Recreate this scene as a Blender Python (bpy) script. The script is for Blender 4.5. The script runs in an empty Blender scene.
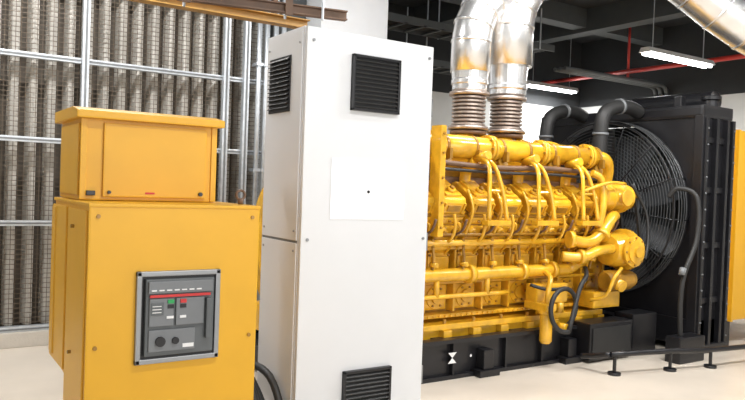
import bpy, bmesh, math, random
from mathutils import Vector, Matrix
random.seed(3)
S=bpy.context.scene
try:
    S.view_settings.view_transform='Standard'
except Exception: pass

# ---------------------------------------------------------------- materials
def mat(name,col,rough=.5,metal=0,var=.06,scale=6,bump=0,bscale=60,emit=0,coat=0):
    m=bpy.data.materials.new(name); m.use_nodes=True
    nt=m.node_tree; b=nt.nodes['Principled BSDF']
    b.inputs['Roughness'].default_value=rough; b.inputs['Metallic'].default_value=metal
    if coat: b.inputs['Coat Weight'].default_value=coat; b.inputs['Coat Roughness'].default_value=.12
    tc=nt.nodes.new('ShaderNodeTexCoord')
    n=nt.nodes.new('ShaderNodeTexNoise'); n.inputs['Scale'].default_value=scale; n.inputs['Detail'].default_value=5
    nt.links.new(tc.outputs['Object'],n.inputs['Vector'])
    r=nt.nodes.new('ShaderNodeValToRGB')
    r.color_ramp.elements[0].position=.3; r.color_ramp.elements[1].position=.7
    r.color_ramp.elements[0].color=[c*(1-var) for c in col]+[1]
    r.color_ramp.elements[1].color=[min(1,c*(1+var)) for c in col]+[1]
    nt.links.new(n.outputs['Fac'],r.inputs['Fac']); nt.links.new(r.outputs['Color'],b.inputs['Base Color'])
    if bump:
        n2=nt.nodes.new('ShaderNodeTexNoise'); n2.inputs['Scale'].default_value=bscale; n2.inputs['Detail'].default_value=4
        nt.links.new(tc.outputs['Object'],n2.inputs['Vector'])
        bp=nt.nodes.new('ShaderNodeBump'); bp.inputs['Strength'].default_value=bump; bp.inputs['Distance'].default_value=.01
        nt.links.new(n2.outputs['Fac'],bp.inputs['Height']); nt.links.new(bp.outputs['Normal'],b.inputs['Normal'])
    if emit:
        b.inputs['Emission Color'].default_value=list(col)+[1]; b.inputs['Emission Strength'].default_value=emit
    return m
YC=mat('yellow_powdercoat',(.72,.38,.016),.40,bump=.05,bscale=200,var=.03)
YE=mat('engine_yellow_paint',(.72,.39,.022),.25,var=.2,scale=9,bump=.15,bscale=25,coat=.5)
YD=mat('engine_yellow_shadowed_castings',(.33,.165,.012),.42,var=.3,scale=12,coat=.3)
WH=mat('white_powdercoat',(.70,.71,.725),.4,var=.01)
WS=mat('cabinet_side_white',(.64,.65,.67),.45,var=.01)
PAP=mat('paper',(.93,.93,.97),.8,var=.005)
BK=mat('black_paint',(.010,.010,.012),.32,var=.2)
BK2=mat('black_rubber',(.018,.018,.018),.55,var=.2)
GR=mat('dark_grey_plastic',(.10,.11,.115),.45)
GR2=mat('mid_grey_plastic',(.17,.18,.19),.45)
FR=mat('bezel_steel',(.30,.31,.32),.35,.6)
RED=mat('red_label',(.55,.03,.03),.5)
GRN=mat('green_label',(.02,.3,.08),.5)
WL=mat('white_print',(.75,.75,.75),.5)
GAL=mat('galvanised_steel',(.58,.62,.66),.4,.5,var=.12,scale=20)
ALU=mat('aluminium_cladding',(.88,.88,.88),.27,.9,var=.06,scale=10,bump=.2,bscale=9)
BEL=mat('bellows_steel',(.46,.38,.33),.35,.75,var=.2,scale=25)
BAF=mat('baffle_silver',(.62,.595,.55),.45,.2,var=.12,scale=4)
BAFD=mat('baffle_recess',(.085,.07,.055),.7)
WIRE=mat('mesh_wire',(.13,.10,.07),.5,.4)
BRN=mat('brown_primer_and_gap_shade',(.15,.085,.05),.5,var=.25)
OCH=mat('ochre_painted_steel',(.42,.23,.05),.5,var=.2)
CON=mat('concrete_kerb',(.56,.52,.46),.8,var=.1,bump=.3)
CEIL=mat('ceiling_black',(.03,.033,.036),.8)
CEB=mat('ceiling_service_dark',(.075,.085,.09),.6)
WALL=mat('painted_wall',(.68,.69,.68),.8,var=.03)
COLM=mat('column_white',(.80,.83,.87),.6,var=.02)
REDP=mat('red_pipe',(.6,.05,.04),.4)
TUBE=mat('fluorescent_tube',(1,1,1),.5,emit=16)
CORE=mat('radiator_core',(.035,.037,.04),.6,.3)
FANM=mat('fan_blade_grey',(.04,.043,.047),.45,.3)
GUA=mat('fan_guard_wire',(.11,.115,.12),.4,.4)
FLO=mat('floor_epoxy_concrete',(.60,.535,.455),.3,var=.13,scale=1.3,bump=.08,bscale=12)

# ---------------------------------------------------------------- mesh builder
class B:
    def __init__(s): s.bm=bmesh.new(); s.mats=[]
    def mi(s,m):
        if m not in s.mats: s.mats.append(m)
        return s.mats.index(m)
    def box(s,x0,x1,y0,y1,z0,z1,m,bev=0,M=None):
        t=bmesh.new(); vs=[t.verts.new((x,y,z)) for x in(x0,x1) for y in(y0,y1) for z in(z0,z1)]
        for f in((0,1,3,2),(4,6,7,5),(0,4,5,1),(2,3,7,6),(0,2,6,4),(1,5,7,3)): t.faces.new([vs[i] for i in f])
        if bev: bmesh.ops.bevel(t,geom=t.edges[:],offset=bev,segments=2,profile=.7,affect='EDGES')
        bmesh.ops.recalc_face_normals(t,faces=t.faces[:])
        s.merge(t,m,M)
    def merge(s,t,m,M=None,smooth=False):
        k=s.mi(m); mp={}
        for v in t.verts: mp[v]=s.bm.verts.new(M@v.co if M else v.co)
        for f in t.faces:
            nf=s.bm.faces.new([mp[v] for v in f.verts]); nf.material_index=k; nf.smooth=smooth or f.smooth
        t.free()
    def prism(s,pts,ext,m,bev=0,M=None):
        t=bmesh.new(); e=Vector(ext)
        a=[t.verts.new(p) for p in pts]; b=[t.verts.new(Vector(p)+e) for p in pts]; n=len(pts)
        t.faces.new(a); t.faces.new(b[::-1])
        for i in range(n): t.faces.new((a[i],b[i],b[(i+1)%n],a[(i+1)%n]))
        bmesh.ops.recalc_face_normals(t,faces=t.faces[:])
        if bev: bmesh.ops.bevel(t,geom=t.edges[:],offset=bev,segments=2,profile=.7,affect='EDGES')
        s.merge(t,m,M)
    def sweep(s,pts,r,m,seg=14,sub=0,closed=False,caps=True,M=None,flat=False):
        P=[Vector(p) for p in pts]; R=list(r) if isinstance(r,(list,tuple)) else [r]*len(P)
        if sub:
            Q=[];RR=[];n=len(P)
            rng=n if closed else n-1
            for i in range(rng):
                p0=P[(i-1)%n] if closed or i>0 else P[0]; p1=P[i]; p2=P[(i+1)%n]; p3=P[(i+2)%n] if closed or i+2<n else P[-1]
                for k in range(sub):
                    t=k/sub
                    Q.append(.5*((2*p1)+(p2-p0)*t+(2*p0-5*p1+4*p2-p3)*t*t+(3*p1-p0-3*p2+p3)*t**3))
                    RR.append(R[i]*(1-t)+R[(i+1)%n]*t)
            if not closed: Q.append(P[-1]); RR.append(R[-1])
            P,R=Q,RR
        n=len(P); rings=[]; t=bmesh.new(); up=None
        for i in range(n):
            a=P[i-1] if (i>0 or closed) else P[i]; b=P[(i+1)%n] if (i<n-1 or closed) else P[i]
            d=(b-a)
            if d.length<1e-9: d=Vector((0,0,1))
            d.normalize()
            if up is None:
                up=d.orthogonal().normalized()
            up=(up-d*up.dot(d)); up.normalize(); sd=d.cross(up)
            rings.append([t.verts.new(P[i]+(up*math.cos(2*math.pi*k/seg)+sd*math.sin(2*math.pi*k/seg))*R[i]) for k in range(seg)])
        for i in range(n if closed else n-1):
            A=rings[i];C=rings[(i+1)%n]
            for k in range(seg):
                f=t.faces.new((A[k],A[(k+1)%seg],C[(k+1)%seg],C[k])); f.smooth=not flat
        if caps and not closed:
            t.faces.new(rings[0][::-1]); t.faces.new(rings[-1])
        bmesh.ops.recalc_face_normals(t,faces=t.faces[:])
        s.merge(t,m,M)
    def cyl(s,p0,p1,r,m,r1=None,seg=20,M=None):
        s.sweep([p0,p1],[r,r if r1 is None else r1],m,seg=seg,M=M,flat=(seg<=8))
    def lathe(s,p0,d,prof,m,seg=24,M=None):   # prof: (dist,r)
        p0=Vector(p0); d=Vector(d).normalized(); t=bmesh.new(); up=d.orthogonal().normalized(); sd=d.cross(up); rings=[]
        for a,r in prof: rings.append([t.verts.new(p0+d*a+(up*math.cos(2*math.pi*k/seg)+sd*math.sin(2*math.pi*k/seg))*r) for k in range(seg)])
        for A,C in zip(rings,rings[1:]):
            for k in range(seg): t.faces.new((A[k],A[(k+1)%seg],C[(k+1)%seg],C[k]))
        t.faces.new(rings[0][::-1]); t.faces.new(rings[-1])
        bmesh.ops.recalc_face_normals(t,faces=t.faces[:])
        s.merge(t,m,M)
    def ring(s,c,ax,R,r,m,n=40,seg=6):
        c=Vector(c); ax=Vector(ax).normalized(); u=ax.orthogonal().normalized(); v=ax.cross(u)
        s.sweep([c+(u*math.cos(2*math.pi*i/n)+v*math.sin(2*math.pi*i/n))*R for i in range(n)],r,m,seg=seg,closed=True)
    def bolt(s,p,d,r,m,h=.012):
        p=Vector(p); d=Vector(d).normalized(); s.cyl(p-d*.003,p+d*h,r,m,seg=6)
    def done(s,name):
        me=bpy.data.meshes.new(name); s.bm.to_mesh(me); s.bm.free()
        for m in s.mats: me.materials.append(m)
        o=bpy.data.objects.new(name,me); S.collection.objects.link(o); return o

# ---------------------------------------------------------------- room shell
CZ=4.2
b=B(); b.box(-4,10.6,-3,9.1,-.1,0,FLO); b.done('floor')
b=B(); b.box(-4,10.6,-3,9.1,CZ,CZ+.1,CEIL); b.done('ceiling')
b=B(); b.box(3.3,10.5,9,9.1,0,2.95,WALL); b.box(3.3,10.5,9,9.1,2.95,CZ,CEIL); b.done('wall_back')
b=B(); b.box(10.5,10.6,-3,9.1,0,3.0,WALL); b.box(10.5,10.6,-3,9.1,3.0,CZ,CEIL); b.done('wall_right')
b=B(); b.box(-4.1,-4,-3,9.1,0,CZ,WALL); b.done('wall_left')
b=B(); b.box(2.95,3.3,6.3,6.42,0,CZ,CEB); b.box(3.3,3.4,6.6,9.0,0,CZ,WALL); b.done('wall_partition')
b=B(); b.box(3.31,4.08,6.0,6.6,0,CZ,COLM,.01); b.done('trim_column')

# acoustic baffle wall behind wire mesh
b=B()
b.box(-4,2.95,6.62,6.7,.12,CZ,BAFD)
x=-3.98
while x<2.85:
    b.prism([(x,6.6,.15),(x+.02,6.49,.15),(x+.045,6.47,.15),(x+.075,6.49,.15),(x+.092,6.6,.15)],(0,0,CZ-.17),BAF)
    x+=.142
b.box(-4,2.95,6.3,6.7,0,.12,CON,.01)
b.done('wall_acoustic_baffles')
b=B()
x=-3.98
while x<2.8:
    b.box(x,x+.004,6.405,6.409,.12,CZ,WIRE); x+=.04
z=.14
while z<CZ-.02:
    b.box(-4,2.9,6.400,6.404,z,z+.0045,WIRE); z+=.04
b.done('wire_mesh_screen')
b=B()
for z in(.14,1.0,1.68,2.36,3.04,3.7):
    b.box(-4,2.9,6.34,6.40,z-.022,z+.022,GAL,.004)
    b.box(-4,2.9,6.335,6.342,z-.007,z+.007,GR2)
for x in(-3.2,-2.1,-.98,.15,1.26,2.50,2.70):
    b.box(x-.028,x+.028,6.30,6.36,.12,CZ,GAL,.004)
    b.box(x-.008,x+.008,6.295,6.302,.12,CZ,GR2)
b.done('steel_strut_frame')
b=B()
for i,(x,y) in enumerate([(2.80,6.26),(2.87,6.24),(2.95,6.22),(3.03,6.22)]):
    b.cyl((x,y,0),(x,y,CZ),.024,GAL,seg=12)
    for z in(.5,1.5,2.5,3.5): b.box(x-.035,x+.035,y-.03,y+.08,z,z+.03,GAL)
b.done('conduit_riser')

# ---------------------------------------------------------------- overhead things left
b=B()
b.box(-1.2,2.9,5.45,5.56,2.735,2.745,OCH,.002); b.box(-1.2,2.9,5.50,5.52,2.74,2.80,OCH); b.box(-1.2,2.9,5.45,5.56,2.80,2.81,OCH,.002)
for x in(-.6,.9,2.6): b.cyl((x,5.515,2.80),(x,5.515,CZ),.02,BRN,seg=8)
b.done('overhead_crane_rail')
b=B()
A=Vector((1.55,4.85,2.66)); C=Vector((2.75,4.6,2.66)); L=(C-A).length; ang=math.atan2(C.y-A.y,C.x-A.x)
M=Matrix.Translation(A)@Matrix.Rotation(ang,4,'Z')
b.box(0,L,-.03,.03,-.03,-.02,BRN,0,M); b.box(0,L,-.006,.006,-.025,.03,BRN,0,M); b.box(0,L,-.03,.03,.03,.04,BRN,0,M)
for t in(.03,.75):
    b.box(t,t+.05,-.05,-.03,-.05,CZ-2.66,BRN,0,M)
    b.cyl((t+.02,.05,-.06),(t+.02,.05,.12),.01,GAL,seg=8,M=M)
b.cyl((L-.2,-.05,-.06),(L-.2,-.05,CZ-2.66),.01,GAL,seg=8,M=M)
b.done('ceiling_support_channel')

# ---------------------------------------------------------------- vents
def louver_front(b,x0,x1,y,z0,z1,n):
    b.box(x0,x1,y-.010,y+.01,z0,z1,BK,.002)
    for s in((x0,x0+.014),(x1-.014,x1)): b.box(s[0],s[1],y-.024,y,z0,z1,BK,.003)
    for s in((z0,z0+.014),(z1-.014,z1)): b.box(x0,x1,y-.024,y,s[0],s[1],BK,.003)
    h=(z1-z0-.03)/n
    for i in range(n):
        z=z0+.015+i*h
        b.prism([(x0+.01,y-.008,z+h*.9),(x0+.01,y-.024,z+h*.25),(x0+.01,y-.022,z+h*.1),(x0+.01,y-.006,z+h*.6)],(x1-x0-.02,0,0),BK2)
# ---------------------------------------------------------------- white cabinet
b=B()
X0,X1,Y0,Y1,H=1.661,2.461,3.15,3.60,2.19
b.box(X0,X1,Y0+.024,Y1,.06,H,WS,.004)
b.box(X0+.02,X1-.02,Y0+.04,Y1-.02,0,.07,BK)
b.box(X0+.003,X1-.003,Y0,Y0+.022,.075,H-.004,WH,.005)
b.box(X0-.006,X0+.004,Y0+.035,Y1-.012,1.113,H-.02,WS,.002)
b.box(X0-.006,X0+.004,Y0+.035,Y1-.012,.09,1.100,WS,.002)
b.box(X0-.002,X0+.004,Y0+.03,Y1-.01,1.1,1.113,GR2)
for z in(.14,1.06,1.16,2.11):
    for y in(Y0+.06,Y1-.04): b.bolt((X0-.006,y,z),(-1,0,0),.006,FR,.004)
louver_front(b,1.925,2.225,Y0,1.79,2.08,12)
louver_front(b,1.935,2.235,Y0,.13,.43,12)
b.box(X0-.012,X0,3.30,3.545,1.77,2.06,BK,.002)
for i in range(12):
    z=1.785+i*.0225
    b.prism([(X0-.01,3.31,z+.018),(X0-.026,3.31,z+.005),(X0-.024,3.31,z+.002),(X0-.008,3.31,z+.012)],(0,.225,0),BK2)
b.box(1.826,2.288,Y0-.003,Y0-.0005,1.224,1.538,PAP)
b.cyl((2.055,Y0-.006,1.37),(2.055,Y0,1.37),.008,BK,seg=14)
for (x,z) in((1.70,1.12),(1.70,2.12),(2.43,2.12),(1.70,.12),(2.43,.12),(2.43,1.12)):
    b.cyl((x,Y0-.006,z),(x,Y0+.002,z),.008,FR,seg=12)
b.box(X1-.002,X1+.012,Y0+.01,Y0+.03,.3,.4,FR); b.box(X1-.002,X1+.012,Y0+.01,Y0+.03,1.8,1.9,FR)
b.box(X1-.002,X1+.012,Y0+.01,Y0+.03,1.05,1.15,FR)
b.done('electrical_cabinet')

# ---------------------------------------------------------------- yellow breaker cabinet
b=B()
X0,X1,Y0,Y1,H=.59,1.275,2.80,3.52,1.299
b.prism([(X0,Y0+.012,0),(X0,3.18,0),(X0,3.18,.555),(X0,Y1,.575),(X0,Y1,H-.01),(X0,Y0+.012,H-.01)],(X1-X0,0,0),YC,.006)
b.box(X0-.004,X1+.004,Y0-.0,Y0+.02,.02,H,YC,.007)
b.box(X0-.006,X1+.006,Y0-.004,Y1+.006,H-.014,H,YC,.004)
b.box(X0-.012,X0+.002,3.20,Y1+.0,.58,H-.03,YC,.005)
b.box(X0-.010,X0+.002,Y0+.03,3.17,.03,H-.03,YC,.004)
b.box(X0-.018,X0+.0,3.42,3.50,.60,1.26,YC,.008)
for x in(X0+.03,X1-.03):
    for z in(1.25,.75,.25): b.cyl((x,Y0-.006,z),(x,Y0+.002,z),.008,YD,seg=12)
for z in(.7,1.2): b.bolt((X0-.02,3.0,z),(-1,0,0),.008,YD,.01)
x0,x1,z0,z1=.766,1.105,.672,1.036
for s in((x0,x0+.02,z0,z1),(x1-.02,x1,z0,z1),(x0,x1,z0,z0+.02),(x0,x1,z1-.02,z1)): b.box(s[0],s[1],Y0-.018,Y0+.01,s[2],s[3],FR,.004)
b.box(x0+.018,x1-.018,Y0-.004,Y0+.01,z0+.018,z1-.018,BK)
b.box(x0+.032,x1-.030,Y0-.028,Y0,z0+.032,z1-.030,GR,.006)
b.box(x0+.04,x1-.04,Y0-.040,Y0-.02,z1-.085,z1-.038,GR2,.004)
b.box(x0+.045,x1-.05,Y0-.042,Y0-.036,z1-.100,z1-.090,RED)
for i in range(7): b.box(x0+.05+i*.03,x0+.07+i*.03,Y0-.0425,Y0-.04,z1-.075,z1-.070,WL)
b.box(x0+.045,x0+.14,Y0-.038,Y0-.02,z0+.15,z1-.105,GR2,.003)
b.box(x0+.15,x1-.075,Y0-.038,Y0-.02,z0+.15,z1-.105,GR2,.003)
b.box(x0+.115,x0+.14,Y0-.043,Y0-.036,z1-.125,z1-.110,GRN,.001); b.box(x0+.165,x0+.19,Y0-.043,Y0-.036,z1-.125,z1-.110,RED,.001)
b.box(x0+.115,x0+.14,Y0-.040,Y0-.036,z1-.145,z1-.130,BK); b.box(x0+.165,x0+.19,Y0-.040,Y0-.036,z1-.145,z1-.130,BK)
b.box(x0+.05,x0+.10,Y0-.041,Y0-.036,z1-.17,z1-.12,GR,.002)
for i in range(3): b.box(x0+.055,x0+.09,Y0-.0425,Y0-.04,z1-.16+i*.012,z1-.157+i*.012,WL)
b.box(x0+.112,x0+.14,Y0-.0405,Y0-.037,z1-.185,z1-.175,WL); b.box(x0+.165,x0+.19,Y0-.0405,Y0-.037,z1-.185,z1-.175,WL)
b.box(x1-.068,x1-.045,Y0-.05,Y0-.02,z0+.09,z1-.11,GR,.006)
b.box(x0+.045,x0+.23,Y0-.036,Y0-.02,z0+.05,z0+.135,GR2,.003)
b.cyl((x0+.09,Y0-.044,z0+.09),(x0+.09,Y0-.03,z0+.09),.02,BK,seg=16); b.cyl((x0+.15,Y0-.044,z0+.09),(x0+.15,Y0-.03,z0+.09),.014,BK,seg=16)
b.box(x0+.18,x0+.225,Y0-.038,Y0-.035,z0+.06,z0+.075,WL)
b.done('circuit_breaker_cabinet')
b=B()
b.cyl((1.252,2.95,H),(1.252,2.95,H+.025),.012,BRN,seg=10)
b.ring((1.252,2.95,H+.042),(0,1,0),.02,.006,BRN,n=20)
b.done('lifting_eye')

# upper terminal box
b=B()
X0,X1,Y0,Y1,Z0,Z1=.612,1.185,3.10,3.54,1.301,1.68
b.box(X0,X1,Y0,Y1,Z0,Z1-.03,YC,.005)
b.box(X0+.085,X1-.045,Y0-.014,Y0+.002,Z0+.015,Z1-.055,YC,.005)
b.box(X0-.005,X0+.02,Y0-.008,Y0+.003,Z0+.003,Z1-.04,YC,.003); b.box(X1-.02,X1+.005,Y0-.008,Y0+.003,Z0+.003,Z1-.04,YC,.003)
b.prism([(X0-.028,Y0-.042,Z1-.042),(X0-.028,Y0-.042,Z1-.010),(X0-.028,Y0+.06,Z1+.008),(X0-.028,Y1+.03,Z1+.008),(X0-.028,Y1+.03,Z1-.042)],(X1-X0+.056,0,0),YC,.006)
b.box(X0-.008,X0+.002,Y0+.03,Y1-.03,Z0+.02,Z1-.06,YC,.004)
b.box(X0+.02,X0+.055,Y0-.02,Y0,Z0+.02,Z0+.04,BK,.003)
b.cyl((X1-.07,Y0-.026,Z0+.035),(X1-.07,Y0-.01,Z0+.035),.009,BK,seg=12); b.cyl((X0+.11,Y0-.026,Z0+.035),(X0+.11,Y0-.01,Z0+.035),.007,BK,seg=12)
b.box(X0+.26,X0+.30,Y0-.016,Y0-.013,Z0+.03,Z0+.038,RED)
b.done('terminal_box')

# cables between cabinets
b=B()
for i in range(7):
    x=1.34+i*.042; y=3.32+ .05*(i%3); 
    b.sweep([(x-.06,3.9,.45-.03*i),(x-.02,3.6,.47-.03*(i%4)),(x+.01,y,.40-.03*(i%3)),(x+.02,y-.18,.18),(x+.03,y-.26,.02+.001*i)],.02,BK2,seg=10,sub=6)
for i in range(4):
    b.sweep([(1.36+i*.07,2.7-.05*i,.022),(1.40+i*.06,3.0,.022),(1.38+i*.065,3.3,.024),(1.36+i*.06,3.8,.022)],.02,BK2,seg=10,sub=6)
b.done('power_cables')

# ---------------------------------------------------------------- generator set
YCN=4.65
b=B()
for ys in(-1,1):
    yo=YCN+ys*.65; yi=YCN+ys*.57
    a,c=min(yo,yi),max(yo,yi)
    b.box(2.2,5.7,a,c,.0,.03,BK,.003); b.box(2.2,5.7,a,c,.265,.295,BK,.003)
    ym=yo-ys*.05; b.box(2.2,5.7,ym-.008,ym+.008,.03,.265,BK)
    for x in(2.3,2.9,3.42,3.95,4.35,4.8,5.2,5.6): b.box(x-.008,x+.008,a+.004,c-.004,.03,.265,BK)
b.box(2.2,5.7,YCN-.55,YCN+.55,.03,.2,BK)
for x in(2.5,3.3,4.1,4.9,5.5): b.box(x,x+.15,YCN-.6,YCN+.6,.2,.29,BK,.003)
for x in(3.62,4.55):
    b.box(x,x+.2,3.93,4.04,.0,.05,BK,.004); b.box(x+.05,x+.15,3.95,4.04,.05,.2,BK,.01)
b.box(4.75,5.3,3.86,4.06,.02,.33,BK,.012); b.box(4.78,5.27,3.85,3.87,.06,.29,BK2,.005)
b.box(5.36,5.7,3.9,4.1,.0,.36,BK,.012)
b.prism([(3.36,4.0-.002,.20),(3.44,4.0-.002,.20),(3.40,4.0-.002,.16)],(0,.001,0),WL); b.prism([(3.36,4.0-.002,.12),(3.44,4.0-.002,.12),(3.40,4.0-.002,.16)],(0,.001,0),WL)
b.cyl((3.58,4.0-.002,.16),(3.58,4.0,.16),.010,WL,seg=12)
# oil pan + crankcase
b.prism([(2.7,4.30,.42),(2.7,4.38,.29),(2.7,4.92,.29),(2.7,5.0,.42),(2.7,5.0,.5),(2.7,4.30,.5)],(2.5,0,0),YE,.008)
b.box(2.7,5.2,4.10,5.20,.345,.39,YE,.008)
b.box(2.7,5.2,4.14,4.20,.27,.35,YE,.006)
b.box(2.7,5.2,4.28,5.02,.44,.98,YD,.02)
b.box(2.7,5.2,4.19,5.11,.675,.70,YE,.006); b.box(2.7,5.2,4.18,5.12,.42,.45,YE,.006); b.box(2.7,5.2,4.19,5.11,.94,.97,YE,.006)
for i in range(44): b.bolt((2.75+i*.055,4.18,.435),(0,-1,0),.010,YE,.012)
N=9; DX=.29; XS=2.84
for i in range(N):
    x=XS+i*DX
    b.cyl((x,4.29,.57),(x,4.235,.57),.09,YE,seg=24); b.cyl((x,4.235,.57),(x,4.215,.57),.05,YE,seg=20)
    b.box(x-.11,x+.11,4.25,4.30,.47,.665,YE,.02)
    for k in range(6):
        a=k*math.pi/3; b.bolt((x+.074*math.cos(a),4.235,.57+.074*math.sin(a)),(0,-1,0),.009,YD)
    b.box(x-.105,x+.105,4.225,4.30,.73,.915,YE,.02)
    b.box(x-.075,x+.075,4.20,4.23,.76,.885,YE,.012)
    for sx in(-1,1):
        for z in(.75,.895): b.bolt((x+sx*.09,4.225,z),(0,-1,0),.010,YD)
    b.box(x+DX/2-.010,x+DX/2+.010,4.20,4.30,.46,.95,YE,.004)
    b.box(x-.04,x+.04,4.08,4.2,.29,.345,YE,.006); b.bolt((x,4.13,.39),(0,0,1),.014,YD,.03)
    # clips and small bore lines on aisle side
    b.box(x+.09,x+.115,4.06,4.20,.98,1.03,YD,.003)
    b.sweep([(x-.05,4.09,1.0),(x-.05,4.02,1.04),(x-.05,3.985,1.13),(x-.06,3.99,1.22)],.012,YE,seg=8,sub=4)
    b.sweep([(x+.05,4.10,1.06),(x+.06,4.03,1.10),(x+.07,4.00,1.18)],.010,BRN,seg=8,sub=4)
    b.sweep([(x+.12,4.10,.76),(x+.12,4.07,.86),(x+.12,4.09,.98)],.011,YD,seg=8,sub=3)
    b.cyl((x+.11,4.10,.84),(x+.13,4.04,.84),.018,YE,seg=10)
    # saddle strap with lug on the log pipe
    b.cyl((x-.012,4.24,1.73),(x+.012,4.24,1.73),.094,YD,seg=28)
    b.box(x-.014,x+.014,4.12,4.17,1.63,1.71,YD,.003)
ZB=.63
for sg in(-1,1):
    W=Vector((0,sg*.5,.866)); V=Vector((0,sg*.866,-.5)); U=Vector((1,0,0))
    for i in range(N):
        x=XS+i*DX
        M=Matrix(((U.x,V.x,W.x,x),(U.y,V.y,W.y,YCN),(U.z,V.z,W.z,ZB),(0,0,0,1)))
        b.box(-.142,.142,-.14,.13,.30,.60,BRN,.01,M)  # cylinder block in dark brown, painting shade into the gaps between heads
        b.box(-.105,.105,.10,.20,.42,.585,YE,.03,M)
        b.box(-.07,.07,.19,.225,.45,.56,YE,.018,M)
        for sx in(-.085,.085):
            for w in(.45,.57): b.cyl((sx,.19,w),(sx,.215,w),.010,YD,seg=6,M=M)
        # boxy head in two tiers with seam
        b.box(-.122,.122,-.19,.215,.605,.69,YE,.016,M)
        b.box(-.114,.114,-.18,.20,.69,.705,YD,0,M)
        b.box(-.118,.118,-.19,.205,.703,.765,YE,.014,M)
        b.cyl((-.055,.20,.65),(-.055,.25,.65),.036,YE,seg=16,M=M); b.cyl((.065,.20,.65),(.065,.24,.65),.026,YD,seg=16,M=M)
        b.cyl((-.055,.245,.65),(-.055,.262,.65),.022,YD,seg=6,M=M)
        for sx in(-.10,-.01,.10): b.cyl((sx,.20,.735),(sx,.222,.735),.011,YD,seg=6,M=M)
        # boxy rocker cover with flange, shoulder and filler cap
        b.box(-.122,.122,-.175,.205,.768,.785,YD,.004,M)
        b.prism([(-.108,-.15,.785),(-.108,.19,.785),(-.108,.185,.875),(-.108,.155,.905),(-.108,-.10,.905),(-.108,-.15,.86)],(.216,0,0),YE,.014,M)
        b.box(-.075,.075,-.09,.14,.90,.925,YE,.010,M)
        for sx in(-.092,.092): b.box(sx-.008,sx+.008,.185,.20,.79,.88,YE,.003,M)
        b.box(-.06,.06,.185,.196,.81,.86,YD,.003,M)
        b.cyl((0,.08,.92),(0,.085,.95),.034,YE,seg=16,M=M); b.cyl((0,.085,.95),(0,.087,.965),.018,YD,seg=6,M=M)
        for sx in(-.11,.11):
            for v in(-.16,.03,.192): b.cyl((sx,v,.785),(sx,v,.812),.010,YE,seg=6,M=M)
        b.sweep([(.0,-.10,.88),(.0,-.14,.98),(.0,-.08,1.10)],.045,YE if i%2 else YD,seg=12,sub=4,M=M)
        b.sweep([(.03,.20,.72),(.05,.265,.74),(.07,.26,.62),(.06,.24,.48),(.05,.20,.38)],.009,YE,seg=8,sub=4,M=M)
        b.sweep([(-.145,.10,.95),(-.145,.23,.86),(-.145,.26,.68),(-.145,.22,.45)],.012,YE,seg=8,sub=4,M=M)
for yy in(4.24,5.06):
    b.sweep([(2.7,yy,1.73),(5.15,yy,1.73)],.088,YE,seg=28)
    for x in(2.75,3.28,3.86,4.44,5.02):
        b.cyl((x,yy,1.73),(x+.03,yy,1.73),.110,YE,seg=28)
        b.cyl((x+.034,yy,1.73),(x+.064,yy,1.73),.110,YE,seg=28)
        for k in range(8):
            a=k*math.pi/4; b.cyl((x-.012,yy+.097*math.cos(a),1.73+.097*math.sin(a)),(x+.076,yy+.097*math.cos(a),1.73+.097*math.sin(a)),.009,YD,seg=6)
    b.lathe((5.15,yy,1.73),(1,0,0),[(0,.088),(.03,.088),(.05,.07),(.06,.03)],YE)
for x in(3.72,4.24,4.76):
    b.sweep([(x-.01,4.12,1.66),(x-.03,4.0,1.58),(x-.07,3.94,1.38),(x-.09,3.91,1.18)],.017,YE,seg=10,sub=5)
    b.sweep([(x+.01,4.12,1.66),(x+.03,4.0,1.58),(x+.07,3.94,1.38),(x+.09,3.91,1.18)],.017,YE,seg=10,sub=5)
    b.box(x-.12,x+.12,3.89,3.96,1.14,1.18,YE,.008)
    b.cyl((x,4.18,1.64),(x,4.04,1.67),.035,YE,seg=14)
    b.cyl((x-.06,3.955,1.40),(x+.06,3.955,1.40),.012,YE,seg=8)
b.sweep([(3.3,4.13,1.60),(3.9,4.11,1.58),(4.5,4.12,1.60),(5.05,4.13,1.58)],.020,BRN,seg=10,sub=5)
b.sweep([(3.3,4.10,1.55),(3.9,4.09,1.54),(4.5,4.10,1.55),(5.05,4.11,1.53)],.012,BK2,seg=8,sub=5)
b.box(2.8,5.1,4.33,4.97,1.15,1.50,BRN,.03)  # valley core coloured dark so the space behind the heads reads as shadow
b.sweep([(2.7,4.08,1.0),(5.1,4.08,1.0)],.024,YE,seg=12)
b.sweep([(2.7,4.10,1.06),(5.0,4.10,1.06)],.013,YD,seg=8)
b.sweep([(2.7,4.10,.76),(4.55,4.10,.76),(4.72,4.09,.77),(4.86,4.07,.84),(5.0,4.07,.95),(5.06,4.1,1.1)],.050,YE,seg=18,sub=5)
for x in(3.05,3.6,4.15,4.5): b.cyl((x,4.10,.76),(x+.05,4.10,.76),.072,YE,seg=22); b.cyl((x+.02,4.10,.76),(x+.02,4.22,.78),.03,YE,seg=12)
b.sweep([(2.7,4.09,.60),(3.9,4.09,.60),(4.0,4.10,.60),(4.06,4.17,.60)],.018,YE,seg=10,sub=3)
for x in(3.3,3.8): b.cyl((x,4.09,.60),(x,4.09,.76),.022,YE,seg=10)
b.box(4.25,4.62,4.0,4.12,.50,.66,YE,.02)
for x in(4.32,4.43,4.55): b.cyl((x,4.02,.50),(x,4.02,.42),.035,YE,seg=16)
b.box(2.58,2.72,4.12,5.18,.32,1.45,YE,.03)
b.box(3.22,3.27,4.0,4.12,1.05,1.86,YE,.01)
for z in(1.12,1.3,1.48,1.66,1.8): b.bolt((3.245,4.0,z),(0,-1,0),.010,YD)
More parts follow.
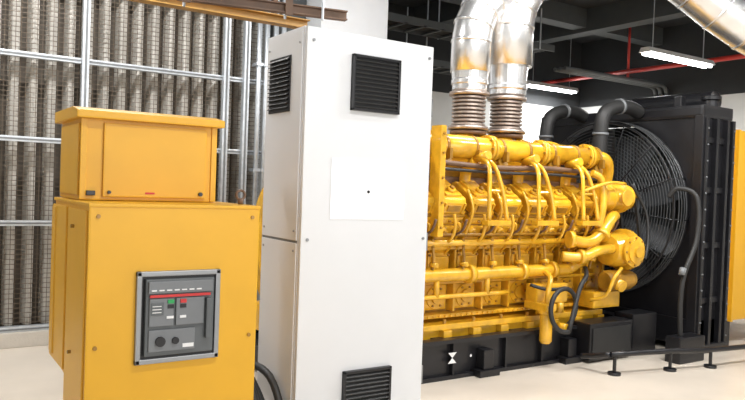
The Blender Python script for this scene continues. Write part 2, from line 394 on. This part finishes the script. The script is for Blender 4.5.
b.lathe((2.6,YCN,.95),(-1,0,0),[(0,.58),(.05,.58),(.06,.54),(.3,.54),(.31,.52),(.36,.30)],YE,seg=36)
b.box(2.24,2.58,4.3,5.0,.29,.5,YE,.02)
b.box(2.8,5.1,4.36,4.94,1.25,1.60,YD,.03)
b.box(3.1,4.95,4.42,4.88,1.58,1.72,YE,.03)
for x in(4.03,4.47):
    b.lathe((x-.17,YCN-.02,1.755),(1,0,0),[(0,.07),(.01,.10),(.08,.135),(.14,.14),(.18,.12),(.2,.09),(.26,.13),(.33,.12),(.35,.07)],YE,seg=28)
    b.cyl((x,YCN,1.80),(x,YCN,1.90),.10,BRN,seg=24); b.cyl((x,YCN,1.87),(x,YCN,1.90),.155,BRN,seg=28)
b.sweep([(4.6,4.5,1.76),(4.8,4.45,1.80),(5.0,4.42,1.74),(5.1,4.4,1.6)],.06,YE,seg=14,sub=4)
b.lathe((3.36,4.5,1.70),(0,0,1),[(0,.13),(.12,.13),(.14,.10),(.18,.10),(.19,.06)],YE)
b.box(3.6,3.85,4.4,4.7,1.70,1.84,YE,.03)
# timing housing front
b.box(5.2,5.36,4.22,5.08,.38,1.5,YE,.03)
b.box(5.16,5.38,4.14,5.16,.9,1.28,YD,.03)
b.lathe((5.36,YCN,.72),(1,0,0),[(0,.26),(.05,.26),(.06,.2),(.10,.2),(.11,.14),(.2,.14)],YE,seg=32)
b.lathe((5.46,YCN,.72),(1,0,0),[(0,.19),(.02,.19),(.03,.16),(.06,.16),(.07,.19),(.09,.19)],BK,seg=32)
b.lathe((5.34,YCN,1.3),(1,0,0),[(0,.14),(.1,.12),(.11,.17),(.13,.17),(.14,.15),(.18,.15),(.19,.17),(.21,.17),(.22,.06),(.36,.06)],YE,seg=28)
b.prism([(5.485,YCN-.16,1.3),(5.485,YCN-.19,.72),(5.485,YCN-.17,.72),(5.485,YCN-.14,1.3)],(.04,0,0),BK2)
b.prism([(5.485,YCN+.16,1.3),(5.485,YCN+.19,.72),(5.485,YCN+.17,.72),(5.485,YCN+.14,1.3)],(.04,0,0),BK2)
b.lathe((5.02,4.06,1.38),(1,0,0),[(0,.09),(.02,.115),(.10,.115),(.105,.125),(.125,.125),(.13,.115),(.24,.115),(.25,.14),(.28,.14),(.29,.115),(.36,.115),(.38,.08),(.42,.07)],YE,seg=28)
b.lathe((5.42,4.10,1.38),(1,0,0),[(0,.10),(.02,.10),(.03,.08),(.05,.08),(.06,.10),(.08,.10)],YD,seg=24)
b.cyl((5.2,4.06,1.38),(5.2,3.90,1.38),.05,YE,seg=20); b.cyl((5.2,3.90,1.38),(5.2,3.885,1.38),.07,YE,seg=20)
b.lathe((5.10,4.02,.92),(1,0,0),[(0,.07),(.02,.13),(.1,.15),(.2,.15),(.22,.185),(.26,.185),(.27,.12),(.33,.10)],YE,seg=30)
b.lathe((5.28,4.02,.92),(0,-1,0),[(0,.10),(.14,.10),(.15,.135),(.17,.135),(.175,.10),(.19,.10),(.2,.05),(.22,.05)],YE,seg=26)
for k in range(8):
    a=k*math.pi/4; b.bolt((5.28+.118*math.cos(a),3.85,.92+.118*math.sin(a)),(0,-1,0),.010,YD,.012)
b.lathe((5.05,3.98,.66),(1,0,0),[(0,.07),(.02,.09),(.3,.09),(.32,.07),(.36,.07)],YD,seg=24)
b.cyl((5.15,3.98,.66),(5.15,3.86,.62),.05,YE,seg=18)
b.box(4.95,5.3,4.0,4.2,.42,.56,YE,.02)
b.sweep([(4.62,4.0,1.02),(4.78,3.94,1.0),(4.92,3.92,1.08),(5.06,3.94,1.20),(5.18,4.0,1.22)],.048,YE,seg=16,sub=5)
b.sweep([(4.55,4.02,.88),(4.7,3.92,.88),(4.85,3.90,.93),(5.1,3.95,.94)],.042,YE,seg=16,sub=5)
b.cyl((4.60,4.0,1.02),(4.64,3.985,1.02),.072,YE); b.cyl((4.9,3.915,1.05),(4.93,3.92,1.08),.07,YE)
b.cyl((4.66,3.93,.88),(4.69,3.92,.88),.062,YE)
b.sweep([(4.86,4.0,1.58),(4.95,3.97,1.52),(4.96,3.95,1.30),(4.88,3.93,1.12)],.03,YE,seg=12,sub=5)
b.sweep([(5.15,4.24,1.73),(5.28,4.22,1.71),(5.36,4.25,1.62),(5.38,4.3,1.45)],.065,YE,seg=16,sub=5)
b.sweep([(4.7,3.95,1.42),(4.95,3.90,1.50),(5.2,3.92,1.50)],.014,YE,seg=8,sub=4)
b.sweep([(5.40,4.0,1.5),(5.55,3.95,1.25),(5.52,3.9,1.0),(5.42,3.85,.85)],.014,BK2,seg=8,sub=5)
b.sweep([(5.12,3.86,.78),(5.0,3.84,.7),(4.95,3.88,.55),(4.9,4.0,.5)],.016,YE,seg=8,sub=5)
b.prism([(5.46,4.0,1.38),(5.46,3.92,.92),(5.46,3.94,.92),(5.46,4.025,1.38)],(.03,0,0),BK2)
b.prism([(5.46,4.20,1.38),(5.46,4.12,.92),(5.46,4.10,.92),(5.46,4.18,1.38)],(.03,0,0),BK2)
b.lathe((4.30,3.93,.50),(0,0,-1),[(0,.03),(.02,.062),(.06,.062),(.07,.05),(.28,.05),(.30,.035)],YE,seg=22)
b.box(4.24,4.36,3.88,4.12,.46,.52,YE,.01)
b.sweep([(4.30,3.93,.5),(4.30,3.92,.62),(4.36,3.96,.72),(4.4,4.08,.76)],.022,YE,seg=10,sub=4)
pts=[]
for i in range(15):
    a=math.radians(-60+i*24); pts.append((4.42+.17*math.cos(a),3.90-.006*i,.47+.17*math.sin(a)))
b.sweep(pts,.019,BK2,seg=10,sub=3)
b.sweep([pts[-1],(4.62,3.88,.62),(4.72,3.9,.72),(4.8,3.98,.78)],.019,BK2,seg=10,sub=4)
b.sweep([(4.42,3.86,.64),(4.3,3.94,.63),(4.2,4.02,.66)],.014,BK2,seg=8,sub=4)
b.cyl((4.44,3.93,.33),(4.44,3.84,.33),.03,YE)
b.done('diesel_generator_engine')

# ---------------------------------------------------------------- radiator
b=B()
XR,YA,YB=5.95,3.70,5.60; RZ=1.28; FRD=.83; ZT=2.14
t=bmesh.new(); n=64; outer=[];inner=[];lip=[]
for i in range(n):
    a=2*math.pi*i/n; cy,cz=math.cos(a),math.sin(a)
    inner.append(t.verts.new((XR,YCN+FRD*cy,RZ+FRD*cz))); lip.append(t.verts.new((XR+.14,YCN+FRD*1.0*cy,RZ+FRD*1.0*cz)))
    hw=.95
    k=1e9
    if cy: k=min(k,(hw/abs(cy)))
    if cz>0: k=min(k,(ZT-RZ)/cz)
    if cz<0: k=min(k,(RZ-.28)/-cz)
    outer.append(t.verts.new((XR,YCN+k*cy,RZ+k*cz)))
for i in range(n):
    j=(i+1)%n; t.faces.new((outer[i],outer[j],inner[j],inner[i])); t.faces.new((inner[i],inner[j],lip[j],lip[i]))
b.merge(t,BK)
b.ring((XR-.005,YCN,RZ),(1,0,0),FRD+.01,.014,BK,n=64,seg=8)
b.box(6.16,6.34,YA+.08,YB-.08,.3,2.0,CORE)
for i in range(46):
    y=YA+.1+i*.0375; b.box(6.148,6.165,y,y+.008,.3,2.0,GR)
for y0,y1 in((YA,YA+.05),(YB-.05,YB)):
    b.box(XR,XR+.46,y0,y1,.0,ZT,BK,.006)
yf=YA
for x in(XR,XR+.16,XR+.33,XR+.42): b.box(x,x+.04,yf-.045,yf+.005,.06,ZT-.02,BK,.006)
for z in(.45,.95,1.45,1.9): b.box(XR+.04,XR+.44,yf-.02,yf+.005,z,z+.05,BK,.004)
for i in range(14): b.bolt((XR+.022,yf-.045,.14+i*.145),(0,-1,0),.008,GR2,.01); b.bolt((XR+.44,yf-.045,.14+i*.145),(0,-1,0),.008,GR2,.01)
for i in range(14): b.bolt((XR-.0,yf+.03,.14+i*.145),(-1,0,0),.008,GR2,.01)
b.box(XR-.03,XR+.01,YA-.03,YA+.06,.05,ZT,BK,.006)
b.box(XR-.02,XR+.46,YA,YB,.06,.30,BK,.01)
b.box(XR-.1,XR+.46,YA-.05,YA+.1,.0,.08,BK,.01); b.box(XR-.1,XR+.46,YB-.1,YB+.05,.0,.08,BK,.01)
b.box(XR-.02,XR+.46,YA-.02,YB+.02,ZT-.02,ZT+.10,BK,.03)
b.lathe((XR+.28,YA+.1,ZT+.10),(0,0,1),[(0,.07),(.06,.07),(.07,.09),(.10,.09),(.11,.06)],BK)
b.lathe((XR+.32,YA+.05,ZT+.16),(0,1,0),[(0,.05),(.03,.10),(.9,.10),(.93,.05)],BK)
b.box(XR+.05,XR+.12,YA+.25,YA+.33,ZT+.1,ZT+.2,BK,.01)
b.lathe((XR-.05,YCN,RZ),(1,0,0),[(0,.10),(.02,.16),(.08,.16),(.09,.12)],BK,seg=28)
for k in range(9):
    a=k*2*math.pi/9
    M=Matrix.Translation((XR+.02,YCN,RZ))@Matrix.Rotation(a,4,'X')
    tt=bmesh.new(); vs=[]
    for r,tw,ch in((.13,50,.12),(.35,40,.2),(.6,32,.25),(.79,27,.25)):
        t_=math.radians(tw); c=[]
        for q in(-.5,-.17,.17,.5):
            cc=q*ch; bow=.03*(1-4*q*q)
            c.append(tt.verts.new((cc*math.sin(t_)+bow*math.cos(t_),cc*math.cos(t_)-bow*math.sin(t_)+.12*r*r,r)))
        vs.append(c)
    for i in range(3):
        for j in range(3):
            f=tt.faces.new((vs[i][j],vs[i][j+1],vs[i+1][j+1],vs[i+1][j])); f.smooth=True
    b.merge(tt,FANM,M)
for i in range(24):
    r=.14+i*.0295; xx=XR-.18
    b.ring((xx,YCN,RZ),(1,0,0),r,.0028,GUA,n=48,seg=5)
for k in range(14):
    a=k*2*math.pi/14+.1
    cy,cz=math.cos(a),math.sin(a)
    b.sweep([(XR-.185,YCN+.15*cy,RZ+.15*cz),(XR-.185,YCN+.82*cy,RZ+.82*cz),(XR-.0,YCN+.86*cy,RZ+.86*cz)],.006,BK,seg=6)
b.ring((XR-.18,YCN,RZ),(1,0,0),.83,.009,BK,n=64,seg=6)
for q in(.14,.10,.06,.03): b.ring((XR-q,YCN,RZ),(1,0,0),.85,.004,GUA,n=64,seg=5)
b.done('radiator')
b=B()
for y in(4.35,5.02):
    b.sweep([(5.38,y,1.50),(5.38,y,1.95),(5.42,y,2.14),(5.56,y,2.22),(5.78,y,2.24),(5.93,y,2.20)],.066,BK2,seg=18,sub=6)
    for z in(1.68,1.74,1.95): b.cyl((5.38,y,z),(5.38,y,z+.02),.074,GR2,seg=20)
    b.cyl((5.62,y,2.235),(5.65,y,2.24),.075,GR2,seg=20)
b.done('coolant_hose')
b=B()
b.sweep([(XR-.25,3.84,1.40),(XR-.22,3.76,1.48),(XR-.16,3.62,1.40),(XR-.20,3.58,1.05),(XR-.36,3.58,.75),(XR-.40,3.58,.5),(XR-.38,3.58,.2)],.022,BK2,seg=10,sub=6)
b.cyl((XR-.40,3.58,.74),(XR-.38,3.58,.80),.028,GR2,seg=14)
b.box(XR-.5,XR-.14,3.50,3.64,.0,.22,BK,.01)
b.done('drain_hose')
b=B()
b.prism([(6.46,3.74,.24),(6.46,3.74,2.06),(8.0,3.74,2.06),(8.0,3.74,.24)],(0,1.82,0),YC,.02)
b.box(6.43,6.48,3.70,5.6,.0,2.12,BK,.008)
for x in(6.56,7.0,7.5,7.94):
    b.box(x,x+.03,3.70,3.75,.24,2.06,YC,.005); b.box(x,x+.05,3.74,3.80,0,.26,BK); b.box(x,x+.05,5.50,5.56,0,.26,BK)
b.done('radiator_discharge_duct')

# ---------------------------------------------------------------- exhaust
b=B()
def bellows(x,y,z0,z1,r):
    prof=[(0,r*1.05)]; n=8; h=(z1-z0)
    b.cyl((x,y,z0),(x,y,z0+.03),r*1.32,BEL,seg=28)
    for i in range(n):
        a=.03+(h-.06)*i/n; q=(h-.06)/n
        prof+= [(a,r*.88),(a+q*.25,r*1.1),(a+q*.7,r*1.1),(a+q,r*.88)]
    b.lathe((x,y,z0),(0,0,1),prof,BEL,seg=32)
    b.cyl((x,y,z1-.03),(x,y,z1),r*1.32,BEL,seg=28)
bellows(4.47,YCN,1.91,2.23,.13)
bellows(4.03,YCN,1.91,2.23,.13)
def mitre(pts,r,m=ALU):
    b.sweep(pts,r,m,seg=36,flat=False)
    for i in range(1,len(pts)-1):
        p=Vector(pts[i]); d=(Vector(pts[i+1])-Vector(pts[i-1])).normalized()
        b.sweep([p-d*.012,p+d*.012],r*1.03,m,seg=36)
b.lathe((4.47,YCN,2.23),(0,0,1),[(0,.13),(.02,.165),(.06,.165),(.07,.175),(.10,.175),(.11,.168),(.31,.18)],ALU,seg=36)
mitre([(4.47,4.65,2.5),(4.47,4.65,2.85),(4.49,4.64,3.02),(4.56,4.61,3.19),(4.68,4.57,3.35),(4.83,4.5,3.48),(5.0,4.4,3.57),(5.2,4.3,3.61),(5.5,4.1,3.57),(5.72,3.95,3.45),(5.92,3.82,3.29),(6.12,3.68,3.11),(6.32,3.53,2.94),(6.55,3.4,2.81),(6.8,3.27,2.73),(7.2,3.1,2.70),(8.6,2.7,2.70),(10.5,2.2,2.70)],.21)
b.lathe((4.03,YCN,2.23),(0,0,1),[(0,.13),(.02,.15),(.06,.15),(.07,.16),(.10,.16),(.11,.155),(.22,.165)],ALU,seg=36)
mitre([(4.03,4.65,2.4),(4.03,4.65,2.66),(4.05,4.65,2.80),(4.11,4.65,2.93),(4.21,4.65,3.04),(4.35,4.64,3.12),(4.5,4.64,3.16)],.17)
for x,y,z in((5.2,4.3,3.78),(8.5,2.73,2.9)):
    b.cyl((x-.26,y,z-.2),(x-.26,y,CZ),.008,GAL,seg=8); b.cyl((x+.26,y,z-.2),(x+.26,y,CZ),.008,GAL,seg=8)
b.done('exhaust_pipe')

# ---------------------------------------------------------------- ceiling services
b=B()
for x in(4.6,6.6,8.6): b.box(x,x+.25,-3,9.0,3.86,CZ,CEB)
for y in(5.2,7.3): b.box(3.4,10.5,y,y+.25,3.92,CZ,CEB)
b.done('ceiling_beam')
b=B()
for (z,y) in((3.35,6.9),(3.05,7.6)):
    b.box(4.1,7.5,y,y+.02,z,z+.09,CEB); b.box(4.1,7.5,y+.42,y+.44,z,z+.09,CEB)
    x=4.1
    while x<7.4: b.box(x,x+.04,y,y+.44,z,z+.02,CEB); x+=.28
    for x in(4.4,5.8,7.2):
        b.cyl((x,y-.01,z),(x,y-.01,3.9),.01,GAL,seg=8); b.cyl((x,y+.45,z),(x,y+.45,3.9),.01,GAL,seg=8)
    for k in range(5): b.sweep([(4.1,y+.06+k*.07,z+.05),(6,y+.08+k*.07,z+.045),(7.5,y+.06+k*.07,z+.05)],.02,BK2,seg=8)
b.done('cable_tray')
b=B()
b.cyl((9.5,9.0,3.35),(9.5,2.5,3.35),.035,REDP,seg=14); b.cyl((9.5,7.2,3.35),(9.5,7.2,CZ),.02,REDP,seg=10); b.cyl((9.5,4.2,3.35),(9.5,4.2,CZ),.02,REDP,seg=10)
b.cyl((9.5,7.2,3.33),(9.5,7.2,3.25),.02,REDP,seg=10)
b.done('sprinkler_pipe')
b=B()
for k in range(3):
    y=7.35-.1*k
    b.sweep([(10.44,y,0),(10.44,y,2.9),(10.43,y,3.1),(10.35,y,3.2),(10.0,y,3.22),(8.0,y,3.22)],.03,GR,seg=10,sub=3)
b.done('wall_conduit')
b=B()
for x in(5.35,5.5): b.cyl((x,8.93,0),(x,8.93,CZ),.035,GR,seg=10)
b.done('wall_conduit')
def fluor_or_fill(x,y,z,L,power):
    b=B()
    b.prism([(x,y-.09,z),(x,y-.06,z+.06),(x,y+.06,z+.06),(x,y+.09,z)],(L,0,0),WL)
    for q in(-.04,.04): b.cyl((x+.02,y+q,z-.02),(x+L-.02,y+q,z-.02),.016,TUBE,seg=12)
    for e in(.15,L-.15): b.cyl((x+e,y,z+.06),(x+e,y,CZ),.006,GAL,seg=6)
    loc=(x+L/2,y,z-.06) 
    fo=b.done('fluorescent_or_fill_light')
    l=bpy.data.lights.new('lamp','AREA'); l.shape='RECTANGLE'; l.size=L; l.size_y=.2; l.energy=power; l.color=(1,.99,.97)
    o=bpy.data.objects.new('lamp',l); o.location=loc; S.collection.objects.link(o); o.parent=fo
fluor_or_fill(7.7,5.6,3.2,1.4,60); fluor_or_fill(8.7,8.6,3.2,1.2,50)
fluor_or_fill(1.0,1.2,3.6,1.5,60); fluor_or_fill(4.0,2.3,3.6,1.5,110); fluor_or_fill(6.3,1.8,3.6,1.5,55)  # fixtures added above the frame as fill light, never in view
fluor_or_fill(.2,5.1,3.75,1.5,85); fluor_or_fill(-2.2,4.9,3.75,1.5,75); fluor_or_fill(3.1,3.9,3.75,1.5,60)  # more unseen fixtures, added to brighten the mesh wall and engine

# floor pipe rail
b=B()
b.sweep([(4.62,3.55,.16),(5.2,3.42,.16),(5.6,3.33,.15),(6.4,3.25,.14),(7.4,3.2,.14)],.022,BK,seg=12,sub=3)
for x,y in((4.66,3.54),(5.2,3.42),(5.62,3.33),(6.4,3.25),(7.2,3.2)):
    b.cyl((x,y,0),(x,y,.15),.014,BK,seg=8); b.cyl((x,y,0),(x,y,.02),.05,BK,seg=16)
b.sweep([(4.62,3.55,.16),(4.60,3.7,.12),(4.58,3.80,.10)],.022,BK,seg=12,sub=3)
b.done('floor_pipe')

# ---------------------------------------------------------------- lighting
w=bpy.data.worlds.new('World'); S.world=w; w.use_nodes=True
w.node_tree.nodes['Background'].inputs[0].default_value=(1,.985,.965,1); w.node_tree.nodes['Background'].inputs[1].default_value=.6
l=bpy.data.lights.new('front_fill','AREA'); l.shape='RECTANGLE'; l.size=5; l.size_y=3; l.energy=145; l.color=(1,.99,.97)  # unseen area lamp added behind the camera as soft frontal fill
o=bpy.data.objects.new('front_fill',l); o.location=(2.2,-2.8,2.2); S.collection.objects.link(o)
o.rotation_euler=(Vector((3,5,1))-o.location).to_track_quat('-Z','Y').to_euler()

# ---------------------------------------------------------------- camera
yaw=math.radians(56.5); pit=math.radians(-1.1); rol=math.radians(2.07)
f=Vector((math.cos(yaw)*math.cos(pit),math.sin(yaw)*math.cos(pit),math.sin(pit)))
r0=Vector((math.sin(yaw),-math.cos(yaw),0)); u0=r0.cross(f)
r=r0*math.cos(rol)+u0*math.sin(rol); u=u0*math.cos(rol)-r0*math.sin(rol)
cd=bpy.data.cameras.new('camera'); cam=bpy.data.objects.new('camera',cd); S.collection.objects.link(cam)
cd.sensor_width=36; cd.lens=34.4
cam.matrix_world=Matrix(((r.x,u.x,-f.x,0),(r.y,u.y,-f.y,0),(r.z,u.z,-f.z,1.4),(0,0,0,1)))
S.camera=cam
